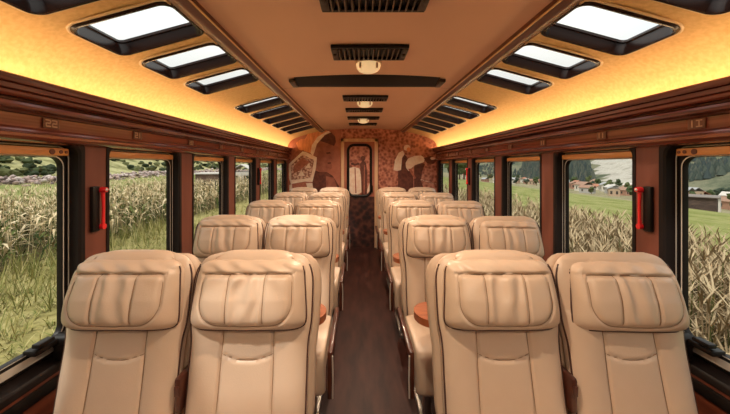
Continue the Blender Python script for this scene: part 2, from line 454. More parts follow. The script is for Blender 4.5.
# ------------------------------------------------------------------ ceiling vents, cross bar and lamps
def vent(y0, y1, label):
    ym = (y0 + y1) / 2; root = empty('ceiling_vent', (0, ym, cz(0) - .004)); h = (y1 - y0) / 2; W = .215
    bm = bmesh.new()
    box(bm, -W, W, -h, -h + .022, -.019, .0, bev=.003); box(bm, -W, W, h - .022, h, -.017, .0, bev=.003)
    obj('frame', bm, M['black'], root)
    for sx in (-1, 1):
        bm = bmesh.new(); xa, xb = sorted((sx * W, sx * (W - .035)))
        box(bm, xa, xb, -h + .02, h - .02, -.022, .002, bev=.003)
        xa, xb = sorted((sx * (W - .008), sx * (W - .026)))
        box(bm, xa, xb, -.02, .02, -.030, -.02, bev=.003)
        obj('end_bracket', bm, M['black'] if False else M['steel_dark'], root)
    bm = bmesh.new()
    box(bm, -W + .03, W - .03, -h + .02, h - .02, -.002, .002)
    obj('backing', bm, M['black'], root, smooth=False)
    bm = bmesh.new()
    for k in range(13):
        x = -W + .05 + k * (2 * W - .10) / 12
        box(bm, x - .0025, x + .0025, -h + .02, h - .02, -.024, -.002, xf=lambda c, x=x: Vector((c.x + (c.z + .012) * .5, c.y, c.z)))
    obj('fins', bm, M['ventfin'], root, smooth=False)
    tag(root, label, 'vent', 'black ceiling vents')
M['steel_dark'] = mat('steel_dark', (0.06, 0.045, 0.035), 0.4, metal=0.5)
for (a, b), l in zip(((1.14, 1.35), (1.745, 1.965), (3.00, 3.21), (3.66, 3.86), (4.28, 4.47), (4.92, 5.10)),
                     ('nearest to the camera', 'just before the first ceiling lamp', 'just beyond the dark cross bar', 'between second and third lamps', 'just before the third lamp', 'closest to the end wall')):
    vent(a, b, f"black slotted ceiling vent in the centre panel, {l}")

# cross bar
root = empty('ceiling_crossbar', (0, 2.42, 2.08))
bm = bmesh.new()
prof = []
N = 24
top = [(-.535 + 1.07 * k / N) for k in range(N + 1)]
rings = []
for yy, drop, inset in ((-.075, 0.004, 0), (-.06, .022, .0), (-.02, .034, .01), (.05, .036, .012), (.075, .030, .01), (.08, .0, 0)):
    pass
for k in range(N + 1):
    x = top[k]; zc = cz(x) - 2.08 + .004
    b0 = -.012
    rings.append([(x, -.085, zc), (x, -.085, zc - .006), (x, .03, b0 + .004), (x, .06, b0 - .002), (x, .085, b0), (x, .09, zc)])
ringloft(bm, [[Vector(p) for p in r] for r in rings], cap_first=True, cap_last=True)
obj('panel', bm, M['rubber'], root, angle=0.4)
for sx in (-1, 1):
    bm = bmesh.new(); xa, xb = sorted((sx * .532, sx * .575))
    box(bm, xa, xb, -.08, .085, -.016, .008, bev=.005)
    obj('end_cap', bm, M['steel_dark'], root)
tag(root, 'long dark bow-topped bar across the centre ceiling behind the first lamp', 'ceiling bar')

LAMPS = [-.42, .80, 2.06, 3.28, 4.50]
LAMP_W = 12.5
for i, y in enumerate(LAMPS):
    root = empty('ceiling_lamp', (0, y, cz(0)))
    bm = bmesh.new(); lathe(bm, [(.0, .0), (.084, .0), (.086, -.006), (.084, -.012), (.078, -.014), (.0, -.014)], 0, 0, 32)
    obj('base_ring', bm, M['lampring'], root)
    bm = bmesh.new(); lathe(bm, [(.078, -.012), (.079, -.022), (.074, -.040), (.062, -.055), (.044, -.064), (.022, -.068), (0, -.069)], 0, 0, 32)
    obj('lamp_shade', bm, M['lamp'], root)
    for sx in (-1, 1):
        bm = bmesh.new(); box(bm, sx * .052 - .007, sx * .052 + .007, -.066, -.045, -.052, -.020, bev=.003)
        obj('clip', bm, M['lampring'], root)
    if i >= 1: tag(root, ['round cream ceiling lamp above the camera, ahead of all vents', 'round cream ceiling lamp in front of the dark cross bar', 'round cream ceiling lamp beyond the cross bar, middle of the row', 'round cream ceiling lamp nearest the end wall'][i - 1], 'ceiling lamp', 'ceiling lamps')
    else: tag(root, 'round cream ceiling lamp behind the viewer', 'ceiling lamp', 'ceiling lamps')
    L = bpy.data.lights.new('lamp_bulb', 'SPOT'); L.energy = LAMP_W * 4; L.color = (1.0, 0.80, 0.58); L.spot_size = math.radians(165); L.spot_blend = 0.6; L.shadow_soft_size = .012
    lo = bpy.data.objects.new('lamp_bulb', L); C.objects.link(lo); lo.parent = root; lo.location = (0, 0, -.074)

# ------------------------------------------------------------------ seats
A_ = Vector((0, math.sin(math.radians(11.5)), math.cos(math.radians(11.5))))
F_ = Vector((0, -A_.z, A_.y))
B_ = Vector((0, -.105, .455))
def bk(x, h, off): return B_ + A_ * h + F_ * off + Vector((x, 0, 0))
HWT = [(h_, w_ * .967) for h_, w_ in [(0, .212), (.04, .223), (.2, .226), (.34, .227), (.42, .238), (.53, .240), (.575, .238), (.61, .228), (.637, .210), (.653, .186), (.664, .145)]]
TFT = [(0, .036), (.1, .048), (.3, .046), (.54, .044), (.605, .036), (.64, .024), (.657, .010), (.664, .002)]
def gauss(d, s): return math.exp(-(d / s) ** 2)
def back_front(x, h):
    hw = smooth_table(HWT, h); tf = lerp_table(TFT, h)
    r = min(1.0, abs(x) / hw)
    off = tf * (1 - r ** 6) ** (1 / 3.0)
    off += .010 * (1 - gauss(abs(x) - .19, .06)) * 0
    sx = .101 - .010 * (h / .45)
    g = 0
    if h < .46: g += gauss(abs(x) - sx, .0045)
    hs = .310 - .022 * (1 - min(1, (x / sx)) ** 2)
    if abs(x) < sx: g = max(g, gauss(h - hs, .0045))
    off -= .008 * g
    if abs(x) > sx: off += .012 * math.sin(min(1, (abs(x) - sx) / (.225 - sx)) * PI) * (1 if h < .45 else .3)
    else: off += .005 * (1 - (x / sx) ** 2) * min(1, h / .1)
    off += .0022 * noise.noise(Vector((x * 9, h * 7, 3.1)))
    return off
def make_backrest():
    bm = bmesh.new(); rows = []
    nu = 104; hs = [0, .004, .012, .025] + [.04 + .0078 * k for k in range(1, 75)] + [.630, .635, .639, .643, .647, .651, .655, .659, .662, .664]
    for h in hs:
        hw = smooth_table(HWT, h); ring = []
        for k in range(nu + 1):
            u = -1 + 2 * k / nu; u = .45 * u + .55 * math.sin(u * PI / 2)
            ring.append(bm.verts.new(bk(u * hw, h, back_front(u * hw, h))))
        tb = lerp_table(TFT, h) * .8
        for k in range(1, 12):
            u = math.cos(PI * k / 12)
            ring.append(bm.verts.new(bk(u * hw, h, -tb * (1 - abs(u) ** 4) ** .5)))
        rows.append(ring)
    n = len(rows[0])
    for R, Q in zip(rows, rows[1:]):
        for k in range(n): bm.faces.new((R[k], R[(k + 1) % n], Q[(k + 1) % n], Q[k]))
    bm.faces.new(rows[0]); bm.faces.new(rows[-1])
    return bm
def make_back_seams():
    bm = bmesh.new()
    for sx in (-1, 1):
        pts = []
        for k in range(24):
            h = .02 + .40 * k / 23; x = sx * (.101 - .010 * h / .45); pts.append(bk(x, h, back_front(x, h) + .0022))
        tube(bm, pts, .0012, 5)
    pts = []
    for k in range(21):
        x = -.094 + .188 * k / 20; s_ = .0945; h = .310 - .022 * (1 - (x / s_) ** 2); pts.append(bk(x, h, back_front(x, h) + .0022))
    tube(bm, pts, .0012, 5)
    return bm
def make_piping(sx):
    bm = bmesh.new(); pts = []
    for k in range(40):
        h = .02 + .60 * k / 39; hw = smooth_table(HWT, h); x = sx * hw * .985
        pts.append(bk(x, h, back_front(x, h) + .002))
    tube(bm, pts, .0034, 6)
    return bm
def make_shell(wide=0):
    bm = bmesh.new(); rows = []
    for h in [-.05, -.04, 0, .1, .2, .3, .4, .5, .55, .59, .615, .635, .648, .657]:
        hw = smooth_table(HWT, max(0, h)) + .001; q = min(1, (.660 - h) / .05) ** .5; ring = []
        for k in range(24):
            a = 2 * PI * k / 24; c, s_ = math.cos(a), math.sin(a)
            x = hw * math.copysign(abs(c) ** .35, c); y = -.052 - .034 * q * math.copysign(abs(s_) ** .5, s_)
            if wide * x > 0: x *= 1.09
            ring.append(bm.verts.new(bk(x, h, y)))
        rows.append(ring)
    n = 24
    for R, Q in zip(rows, rows[1:]):
        for k in range(n): bm.faces.new((R[k], R[(k + 1) % n], Q[(k + 1) % n], Q[k]))
    bm.faces.new(rows[0]); bm.faces.new(rows[-1])
    return bm

# headrest cushion: P(u, v) on the front surface, u in -1..1, v in 0..1
PH0, PH1 = .392, .642
HT = PH0 + .200
def pw(v): return (.2165 - .022 * max(0, v - .1) ** 1.2)
def outline(v):
    e = abs(2 * v - 1)
    return pw(v) * (1 - e ** 9) ** (1 / 6.0) if e < 1 else 0.0
def panel_sd(x, h):
    """signed distance to the stitched rounded panel of the headrest"""
    a = .170 - .012 * ((h - PH0) / .25); hc = (PH0 + .034 + HT) / 2; hb = (HT - PH0 - .034) / 2
    r = .075 if h < hc else .022
    q = Vector((abs(x) - a + r, abs(h - hc) - hb + r))
    bow = -.010 * (1 - (x / .18) ** 2) if h < hc else 0
    q.y += bow * (1 if h < hc else 0)
    return Vector((max(q.x, 0), max(q.y, 0))).length + min(max(q.x, q.y), 0) - r
def head_front(u, v, seed):
    x = u * outline(v); h = PH0 + (PH1 - PH0) * v
    r = abs(u); e = abs(2 * v - 1)
    low = .092 - .040 * max(0, v - .45) ** 1.0
    off = .030 + low * (max(0, 1 - r ** 5)) ** .45 * (max(0, 1 - e ** 5)) ** .45
    sd = panel_sd(x, h); m = abs(abs(x) - .068 - .004 * math.sin(seed * 3)) if sd < 0 else 9
    top = abs(h - HT) if abs(x) < .17 else 9
    off -= .0075 * gauss(sd, .006) + .006 * gauss(top, .006) + .0075 * gauss(m, .006)
    q = (1 - r ** 4) * (1 - e ** 4)
    if sd < 0:
        off += .004 * min(1, -sd / .02) * q
        if abs(x) < .07:      # pinched folds in the middle panel
            k = math.sin(seed * 2.1); w = x * 95 + (h - PH0) * 22 * k + 2.2 * noise.noise(Vector((x * 14, h * 12, seed * 5.3)))
            off += .0085 * math.sin(w + seed) * q * (1 - gauss(m, .016)) * (.35 + .65 * min(1, max(0, (h - PH0) / .2)))
        else:
            off += .0016 * math.sin(x * 60 + h * 70 * math.copysign(1, x) + seed * 3) * gauss(h - HT, .05)
    if h > HT:     # wrinkled strip above the panel
        z = min(1, (h - HT) / .012)
        off += z * (.0060 * noise.noise(Vector((x * 24 + seed * 7 + h * 25, h * 16, seed))) + .0035 * math.sin(x * 70 + seed * 4 + h * 150 * math.sin(seed)))
    off += .004 * noise.noise(Vector((x * 10 + seed * 9, h * 10, 1.7 * seed)))
    return Vector((x, h, off))
def make_headrest(seed):
    bm = bmesh.new(); nu, nv = 112, 60
    front = []
    for j in range(nv + 1):
        v = j / nv; v = .5 - .5 * math.cos(v * PI) if False else .35 * v + .65 * (.5 - .5 * math.cos(v * PI))
        row = []
        for i in range(nu + 1):
            u = -1 + 2 * i / nu; u = .5 * u + .5 * math.sin(u * PI / 2)
            p = head_front(u, v, seed); row.append(bm.verts.new(bk(p.x, p.y, p.z)))
        front.append(row)
    for R, Q in zip(front, front[1:]):
        for k in range(nu): bm.faces.new((R[k], R[k + 1], Q[k + 1], Q[k]))
    # back side
    back = []
    for j in range(nv + 1):
        v = j / nv; v = .35 * v + .65 * (.5 - .5 * math.cos(v * PI)); w = outline(v); h = PH0 + (PH1 - PH0) * v
        row = [front[j][0]]
        for i in range(1, 8):
            u = -1 + 2 * i / 8; row.append(bm.verts.new(bk(u * w, h, .022)))
        row.append(front[j][-1]); back.append(row)
    for R, Q in zip(back, back[1:]):
        for k in range(8):
            bm.faces.new((R[k], R[k + 1], Q[k + 1], Q[k]))
    bmesh.ops.remove_doubles(bm, verts=bm.verts, dist=1e-5)
    return bm
def make_head_seams(seed):
    bm = bmesh.new()
    def put(pts2):
        out = []
        for x, h in pts2:
            v = (h - PH0) / (PH1 - PH0); w = outline(v)
            p = head_front(max(-1, min(1, x / w)), v, seed); out.append(bk(p.x, p.y, p.z + .0022))
        tube(bm, out, .0011, 5)
    put([(-.160 + .320 * k / 30, HT) for k in range(31)])
    for sx in (-1, 1):
        put([(sx * (.068 + .004 * math.sin(seed * 3)), PH0 + .036 + (.162) * k / 14) for k in range(15)])
    P = []      # walk the panel outline by ray marching from its middle
    for k in range(49):
        a = PI + .10 - .2 * k / 48 + PI * k / 48 if False else PI - .35 + (PI + .70) * k / 48
        d = Vector((math.cos(a), math.sin(a))); c = Vector((0, PH0 + .115)); t = 0
        for _ in range(60):
            sd = panel_sd(c.x + d.x * t, c.y + d.y * t)
            if sd > -.0004: break
            t += max(.0006, -sd * .8)
        P.append((c.x + d.x * t, c.y + d.y * t))
    put(P)
    return bm
def make_head_piping(seed):
    bm = bmesh.new(); pts = []
    vs = [.90 - .86 * k / 22 for k in range(23)]
    L = []
    for v in vs:
        p = head_front(-.985, v, seed); L.append(bk(p.x - .001, p.y, p.z + .001))
    p0 = [bk(head_front(u, .035, seed).x, head_front(u, .035, seed).y - .002, head_front(u, .035, seed).z - .004) for u in [-.93 + 1.86 * k / 24 for k in range(25)]]
    Rr = []
    for v in reversed(vs):
        p = head_front(.985, v, seed); Rr.append(bk(p.x + .001, p.y, p.z + .001))
    tube(bm, L + p0 + Rr, .0030, 6)
    return bm
def make_flap(seed):
    """the cover's loose top flap folding over the crown of the backrest"""
    bm = bmesh.new()
    path = [(.600, .074), (.612, .070), (.622, .066), (.632, .060), (.642, .052), (.655, .042), (.668, .024), (.674, .002), (.672, -.022), (.661, -.044), (.640, -.066), (.60, -.092)]
    n = 44; top, bot = [], []
    P = densify(path, 3)
    for j, p in enumerate(P):
        f = j / (len(P) - 1); w = .170 - .020 * min(1, f * 1.7) - .003 * math.sin(f * 9 + seed)
        a, b = [], []
        for i in range(n + 1):
            u = -1 + 2 * i / n; x = u * w
            wr = .0030 * noise.noise(Vector((x * 22 + seed * 3, f * 9, seed))) + .0010 * math.sin(x * 75 + 5 * f + seed)
            wr *= max(0, 1 - f * 1.5); edge = .012 * max(0, abs(u) - .86) / .14
            o_ = p.y + wr - edge if f < .5 else p.y
            hh = p.x - (.020 * abs(u) ** 5 if .35 < f else 0)
            a.append(bm.verts.new(bk(x, hh, o_)))
            b.append(bm.verts.new(bk(x, hh - (.006 if f > .4 else 0), o_ - (.010 if f < .55 else -.006))))
        top.append(a); bot.append(b)
    for R, Q in zip(top, top[1:]):
        for k in range(n): bm.faces.new((R[k], R[k + 1], Q[k + 1], Q[k]))
    for R, Q in zip(bot, bot[1:]):
        for k in range(n): bm.faces.new((R[k], R[k + 1], Q[k + 1], Q[k]))
    m = len(top)
    for j in range(m - 1):
        for k in (0, n): bm.faces.new((top[j][k], top[j + 1][k], bot[j + 1][k], bot[j][k]))
    for j in (0, m - 1):
        for k in range(n): bm.faces.new((top[j][k], top[j][k + 1], bot[j][k + 1], bot[j][k]))
    return bm
def make_cushion():
    bm = bmesh.new(); rows = []
    # side profile (y, z) closed loop, lofted over x with rounded ends
    pf = [(-.13, .40), (-.13, .49), (-.17, .512), (-.30, .517), (-.42, .519), (-.50, .517), (-.545, .507), (-.568, .485), (-.574, .45), (-.570, .40), (-.562, .34), (-.552, .29), (-.535, .272), (-.515, .28), (-.505, .36), (-.48, .39), (-.30, .395)]
    P = densify(pf + [pf[0]], 4)[:-1]
    cen = Vector((-.34, .44))
    for u in [-1, -.99, -.965, -.93, -.88, -.75, -.5, -.25, 0, .25, .5, .75, .88, .93, .965, .99, 1]:
        s_ = .90 + .10 * (1 - abs(u) ** 10) ** .5
        d = .004 * math.cos(u * PI / 2)
        rows.append([bm.verts.new((u * .232, cen.x + (p.x - cen.x) * s_, cen.y + (p.y - cen.y) * s_ + (d if p.y > .48 else 0))) for p in P])
    n = len(P)
    for R, Q in zip(rows, rows[1:]):
        for k in range(n): bm.faces.new((R[k], R[(k + 1) % n], Q[(k + 1) % n], Q[k]))
    bm.faces.new(rows[0]); bm.faces.new(rows[-1])
    return bm
def poly_plate(bm, pts, z0, z1, mi=0):
    a = [bm.verts.new((x, y, z0)) for x, y in pts]; b = [bm.verts.new((x, y, z1)) for x, y in pts]
    bm.faces.new(a); bm.faces.new(b); n = len(pts)
    for k in range(n): bm.faces.new((a[k], a[(k + 1) % n], b[(k + 1) % n], b[k]))

def make_seat(aisle_dir, aisle, seed, table):
    """aisle_dir: +1 when the aisle lies towards +x of this seat"""
    root = empty('train_seat')
    b = obj('backrest', make_backrest(), M['leather'], root, angle=1.2)
    obj('seam', make_back_seams(), M['seam'], b)
    for sx in (-1, 1): obj('piping', make_piping(sx), M['piping'], b)
    obj('back_shell', make_shell(aisle_dir if aisle else 0), M['leather_dark'], root, angle=1.0)
    hr = obj('headrest', make_headrest(seed), M['leather'], root, angle=1.4)
    obj('seam', make_head_seams(seed), M['seam'], hr)
    obj('piping', make_head_piping(seed), M['piping'], hr)
    obj('headrest_flap', make_flap(seed), M['leather'], root, angle=1.2)
    obj('seat_cushion', make_cushion(), M['leather'], root, angle=0.9)
    bm = bmesh.new(); box(bm, -.20, .20, -.50, .02, .30, .385, bev=.01); obj('seat_frame', bm, M['black'], root)
    for sx in (-1, 1):
        bm = bmesh.new(); box(bm, sx * .15 - .02, sx * .15 + .02, -.42, -.38, 0.0, .32, bev=.006); box(bm, sx * .15 - .025, sx * .15 + .025, -.46, -.02, 0.0, .03, bev=.006)
        box(bm, sx * .15 - .02, sx * .15 + .02, -.08, -.04, 0.02, .32, bev=.006)
        obj('leg', bm, M['steel'], root)
    d = aisle_dir
    if aisle:
        # aisle armrest with its end panel
        bm = bmesh.new(); x0, x1 = sorted((d * .246, d * .276))
        box(bm, x0, x1, -.560, -.06, .490, .525, bev=.010); obj('armrest', bm, M['wood_dark'], root)
        bm = bmesh.new(); box(bm, x0 + .002, x1 - .002, -.585, -.558, .29, .528, bev=.008)
        obj('side_panel', bm, M['wood_dark'], root)
        bm = bmesh.new(); tube(bm, [(d * .274, -.586, .51), (d * .276, -.586, .40), (d * .274, -.586, .30)], .004, 6); obj('edge_strip', bm, M['metal'], root)
        # middle armrest between the two seats of the pair
        bm = bmesh.new(); xm = -d * .2345
        box(bm, xm - .012, xm + .012, -.125, -.01, .575, .700, bev=.010)
        arm = obj('armrest', bm, M['wood_dark'], root); 
        bm = bmesh.new(); box(bm, xm - .008, xm + .008, -.130, -.123, .640, .675, bev=.002); obj('armrest_cap', bm, M['wood_dark'], arm)
    if table:
        bm = bmesh.new(); pts = []
        ext = .252 if d > 0 else .266
        for k in range(25):
            a = -PI / 2 + PI * k / 24
            pts.append((d * (ext - .13 + .13 * math.copysign(abs(math.cos(a)) ** .7, math.cos(a))), .255 + .105 * math.sin(a)))
        pts += [(-d * .10, .36), (-d * .10, .15)]
        poly_plate(bm, pts, .735, .768)
        r = bmesh.ops.bevel(bm, geom=list(bm.edges), offset=.004, segments=2, affect='EDGES')
        t = obj('tray_table', bm, M['table_wood'], root, angle=0.5)
        bm = bmesh.new(); box(bm, d * .12 - .02, d * .12 + .02, .10, .19, .715, .745, bev=.004); obj('bracket', bm, M['black'], t)
    return root
M['wood_dark'] = mat('wood_dark', (0.050, 0.014, 0.008), 0.35, col2=(0.095, 0.026, 0.014), nscale=(20, 6, 20), coat=0.3)

protos = {}
rows_txt = ['nearest row', 'second row', 'third row', 'fourth row', 'farthest row by end wall']
cols = [(-.934, 'window', 'left'), (-.465, 'aisle', 'left'), (.465, 'aisle', 'right'), (.934, 'window', 'right')]
used = set()
for r in range(5):
    for ci, (x, kind, side) in enumerate(cols):
        var = (r + ci) % 3
        key = (side, kind, (r * 2 + ci) % 2, r < 4)
        if key not in protos:
            protos[key] = make_seat(1 if side == 'left' else -1, kind == 'aisle', 1.0 + .83 * len(protos), kind == 'aisle' and r < 4)
        o = protos[key]
        if key in used: o = copy_tree(o)
        used.add(key)
        if (r, ci) == (0, 3): x -= .001
        o.location = (x + random.uniform(-.0015, .0015), (1.25, 2.17, 3.14, 4.10, 5.03)[r], 0)
        if (r, ci) == (0, 3):
            for ch in children(o):
                if ch.name.startswith('headrest'):
                    ch.location = (-.003, -.010, -.014); ch.rotation_euler = (math.radians(-1.5), math.radians(1.0), 0)
        tag(o, f"beige leather train seat, {kind} side, {side} of aisle, {rows_txt[r]}", 'train seat', f'train seats {side} of the aisle')

# ------------------------------------------------------------------ mural and door on the end wall
def wx(px): return (px - 359) / 320 * YB - .06
def wz(py): return CAMZ - (py - 166) / 320 * YB
def noise_mat(name, c1, c2, c3, sc, rough=.6):
    m = bpy.data.materials.new(name); m.use_nodes = True; nt = m.node_tree; b = nt.nodes['Principled BSDF']
    tc = nt.nodes.new('ShaderNodeTexCoord'); n = nt.nodes.new('ShaderNodeTexNoise'); n.inputs['Scale'].default_value = sc; n.inputs['Detail'].default_value = 5
    v = nt.nodes.new('ShaderNodeTexVoronoi'); v.inputs['Scale'].default_value = sc * .8
    mx = nt.nodes.new('ShaderNodeMath'); mx.operation = 'MULTIPLY'
    r = nt.nodes.new('ShaderNodeValToRGB'); e = r.color_ramp.elements
    e[0].position = .12; e[0].color = (*c1, 1); e[1].position = .42; e[1].color = (*c3, 1); k = e.new(.24); k.color = (*c2, 1)
    nt.links.new(tc.outputs['Object'], n.inputs['Vector']); nt.links.new(tc.outputs['Object'], v.inputs['Vector'])
    nt.links.new(n.outputs['Fac'], mx.inputs[0]); nt.links.new(v.outputs['Distance'], mx.inputs[1])
    nt.links.new(mx.outputs[0], r.inputs['Fac']); nt.links.new(r.outputs['Color'], b.inputs['Base Color']); b.inputs['Roughness'].default_value = rough
    return m
MU = [noise_mat('mural_soil', (.27, .075, .047), (.50, .17, .105), (.66, .28, .185), 22),
      mat('mural_dark', (.10, .024, .015), .6, col2=(.17, .045, .028), nscale=(20, 20, 20)),
      mat('mural_pale', (.95, .78, .64), .6, col2=(.86, .62, .48), nscale=(18, 18, 18)),
      mat('mural_mid', (.50, .16, .095), .6, col2=(.34, .10, .06), nscale=(25, 25, 25)),
      mat('mural_orange', (.90, .38, .17), .6, col2=(.66, .23, .10), nscale=(30, 30, 8)),
      mat('mural_cloth', (.80, .50, .37), .6, col2=(.30, .10, .065), nscale=(30, 30, 30), ramp=(.42, .58)),
      mat('mural_haze', (.38, .115, .068), .6, col2=(.52, .18, .11), nscale=(5, 5, 5)),
      mat('mural_skin', (.27, .08, .05), .6, col2=(.42, .145, .09), nscale=(9, 9, 9))]
def mural(name, base, polys, label, cat='mural', base_mi=0):
    bm = bmesh.new()
    def plate_(pts, k, mi):
        y = YB - .004 - .0009 * k
        vs = [bm.verts.new((wx(px), y, wz(py))) for px, py in pts]
        f = bm.faces.new(vs); f.material_index = mi; return vs
    A = plate_(base, 0, base_mi)
    B = [bm.verts.new((v.co.x, YB, v.co.z)) for v in A]
    for k in range(len(A)): bm.faces.new((A[k], A[(k + 1) % len(A)], B[(k + 1) % len(A)], B[k])).material_index = base_mi
    for k, (mi, pts) in enumerate(polys): plate_(pts, k + 1, mi)
    o = obj(name, bm, MU, smooth=False, recalc=False)
    for p in o.data.polygons: pass
    tag(o, label, cat); return o
def ell(cx, cy, rx, ry, n=16, rot=0):
    c, s = math.cos(rot), math.sin(rot)
    return [(cx + rx * math.cos(2 * PI * k / n) * c - ry * math.sin(2 * PI * k / n) * s, cy + rx * math.cos(2 * PI * k / n) * s + ry * math.sin(2 * PI * k / n) * c) for k in range(n)]
mural('wall_mural', [(287.5, 262), (287.5, 126), (341, 126), (341, 262)], [
    (7, [(318, 139), (326, 137), (333, 142), (334.5, 150), (333.5, 155), (335, 160), (331.5, 163), (332, 168), (327, 172), (320, 173), (315, 165), (313, 150)]),
    (1, [(313, 170), (320, 172), (327, 172), (333, 176), (339, 186), (340.5, 200), (340.5, 240), (305, 240), (306, 190)]),
    (7, [(326, 176), (334, 178), (338, 190), (335, 215), (326, 200)]),
    (3, [(288, 152), (296, 143), (306, 140), (312, 150), (314, 165), (312, 190), (300, 200), (288, 200)]),
    (4, [(304, 151), (304, 141), (308, 133.5), (314, 130), (322, 129), (328, 131), (318, 137), (312.5, 146), (311, 153)]),
    (2, [(310.5, 153), (312, 145), (317.5, 137), (325, 132.5), (328.5, 131), (331, 132.5), (323, 137), (317, 144), (314.5, 152), (313, 156)]),
    (1, [(320, 141), (325, 135), (331, 132.5), (335, 136.5), (336, 142), (334, 146), (328, 143.5)]),
    (4, [(296, 143), (301, 139), (305, 139), (304, 150), (299, 150)]),
    (2, [(289, 164), (302.5, 151.5), (306, 152), (317, 157.5), (316, 168), (312.5, 182), (305, 181.5), (291, 184), (289, 178)]),
    (5, [(291, 165.5), (302.5, 154.5), (314.2, 160), (311, 178), (291.5, 180)]),
    (3, [(294, 166), (302, 158), (310, 162), (300, 170), (293.5, 174)]),
    (2, [(298, 176), (301.5, 169.5), (305, 176)]), (2, [(305, 168), (309.5, 163), (310, 168)]),
    (2, [(289.5, 185), (292, 184), (294, 199), (289.5, 200)]), (2, [(306, 183), (312.5, 183), (315, 200), (312, 200)]),
    (1, [(326, 152.5), (330, 152), (331, 153.5), (327, 154)]), (1, [(327.5, 162.5), (331, 162.3), (330.6, 163.8), (328, 164)]),
], 'brown photo mural of a bowed figure in a hat, left of the end door', base_mi=6)
mural('wall_mural', [(378.5, 262), (378.5, 126), (438.3, 126), (438.3, 262)], [
    (1, [(398, 171), (403, 169), (410, 170), (413, 176), (413.5, 190), (412.5, 215), (396.5, 215), (398, 190)]),
    (2, [(393.5, 170), (395, 160), (398.5, 153), (403, 150.5), (404.5, 154), (402, 158), (401, 170), (397, 171)]),
    (1, [(402, 158), (404.5, 154.5), (407, 157), (406.5, 165), (409, 172), (401, 171)]),
    (2, ell(407, 147.8, 3.4, 3.0)), (4, ell(408.5, 149.5, 2.0, 2.2)),
    (1, [(414, 166), (420, 163), (425, 164), (422, 172), (421, 180), (424, 190), (424, 215), (413, 215), (414, 190)]),
    (2, [(405.5, 163), (408, 158.5), (414, 156), (421, 155.5), (424.5, 158), (424, 162), (420, 163.5), (415, 165), (411, 168.5), (408.5, 171), (406, 168)]),
    (1, [(423.5, 158), (430, 156), (434, 157.5), (436, 161), (433, 164), (427, 163.5)]), (2, ell(432.5, 158.5, 2.4, 1.4)),
    (3, [(408, 169), (411, 168.5), (416, 178), (414.5, 179)]), (5, [(420, 180), (421, 179), (436, 183.5), (436, 184.5)]),
], 'brown photo mural of two field workers, right of the end door')
mural('wall_mural', [(341, 138.6), (341, 126), (378.5, 126), (378.5, 138.6)], [], 'strip of brown mural above the end door')

# door
dr = empty('door_1', (0, YB, 0))
tag(dr, 'narrow end door with black-rimmed rounded window and tan frame', 'door', kind='structure')
def rel(bm):
    for v in bm.verts: v.co.y -= YB
    return bm
bm = bmesh.new()
zt = wz(138.8)
for a, b in ((341, 344.2), (374.5, 377.8)): box(bm, wx(a), wx(b), YB - .045, YB, 0, zt, bev=.004)
box(bm, wx(341), wx(377.8), YB - .045, YB, zt - .055, zt, bev=.004)
obj('door_frame', rel(bm), M['doorframe'], dr)
bm = bmesh.new()
box(bm, wx(344.2), wx(374.5), YB - .018, YB - .002, 0, wz(141.5), mi=0)
y = YB - .0186
def fl(bm, pts, mi, k): bm.faces.new([bm.verts.new((wx(px), YB - .0186 - .0006 * k, wz(py))) for px, py in pts]).material_index = mi
fl(bm, [(344.5, 198), (344.5, 196.5), (374.3, 196.5), (374.3, 262), (344.5, 262)], 1, 0)
obj('door_leaf', rel(bm), [MU[6], noise_mat('door_lower', (.018, .005, .004), (.05, .012, .008), (.12, .035, .022), 14)], dr, smooth=False, recalc=False)
bm = bmesh.new()
def dring(g, n): return [Vector((wx(u), YB - n, wz(v))) for u, v in rrect(346.8 + g, 372.2 - g, 143.8 + g, 197 - g, 7 - g, 8)]
ringloft(bm, [dring(0, .018), dring(.3, .034), dring(1.2, .040), dring(2.2, .034), dring(2.7, .018)])
obj('window_gasket', rel(bm), M['black'], dr)
bm = bmesh.new()
fl(bm, rrect(349.2, 369.8, 146.2, 194.6, 5, 6), 0, 2)
fl(bm, [(349.3, 168), (354, 167), (359.5, 168.5), (361, 176), (361.5, 192), (358, 194.5), (352, 194.5), (349.3, 192)], 1, 3)
fl(bm, [(360, 164), (363, 160), (366, 163), (367.5, 175), (367, 194), (361.6, 194.5), (361, 178)], 2, 4)
fl(bm, ell(363, 158.5, 2.3, 2.6), 2, 4); fl(bm, ell(355.2, 163.8, 4.3, 1.7), 2, 4); fl(bm, ell(355.2, 161.5, 2.5, 2.2), 3, 5)
fl(bm, [(354.5, 168), (355.5, 168), (356.5, 193), (355.3, 193)], 3, 5)
fl(bm, [(364, 165), (365, 165), (364.5, 194), (363.5, 194)], 3, 5)
fl(bm, [(367, 190), (369.6, 183), (369.6, 191), (366, 194.4)], 1, 3)
obj('window_pane', rel(bm), [MU[0], MU[2], MU[1], MU[3]], dr, smooth=False, recalc=False)
bm = bmesh.new(); tube(bm, [(wx(372.3), YB - .03, .98), (wx(372.3), YB - .05, .99), (wx(372.3), YB - .05, 1.09), (wx(372.3), YB - .03, 1.10)], .008, 8)
obj('handle', rel(bm), M['black'], dr)

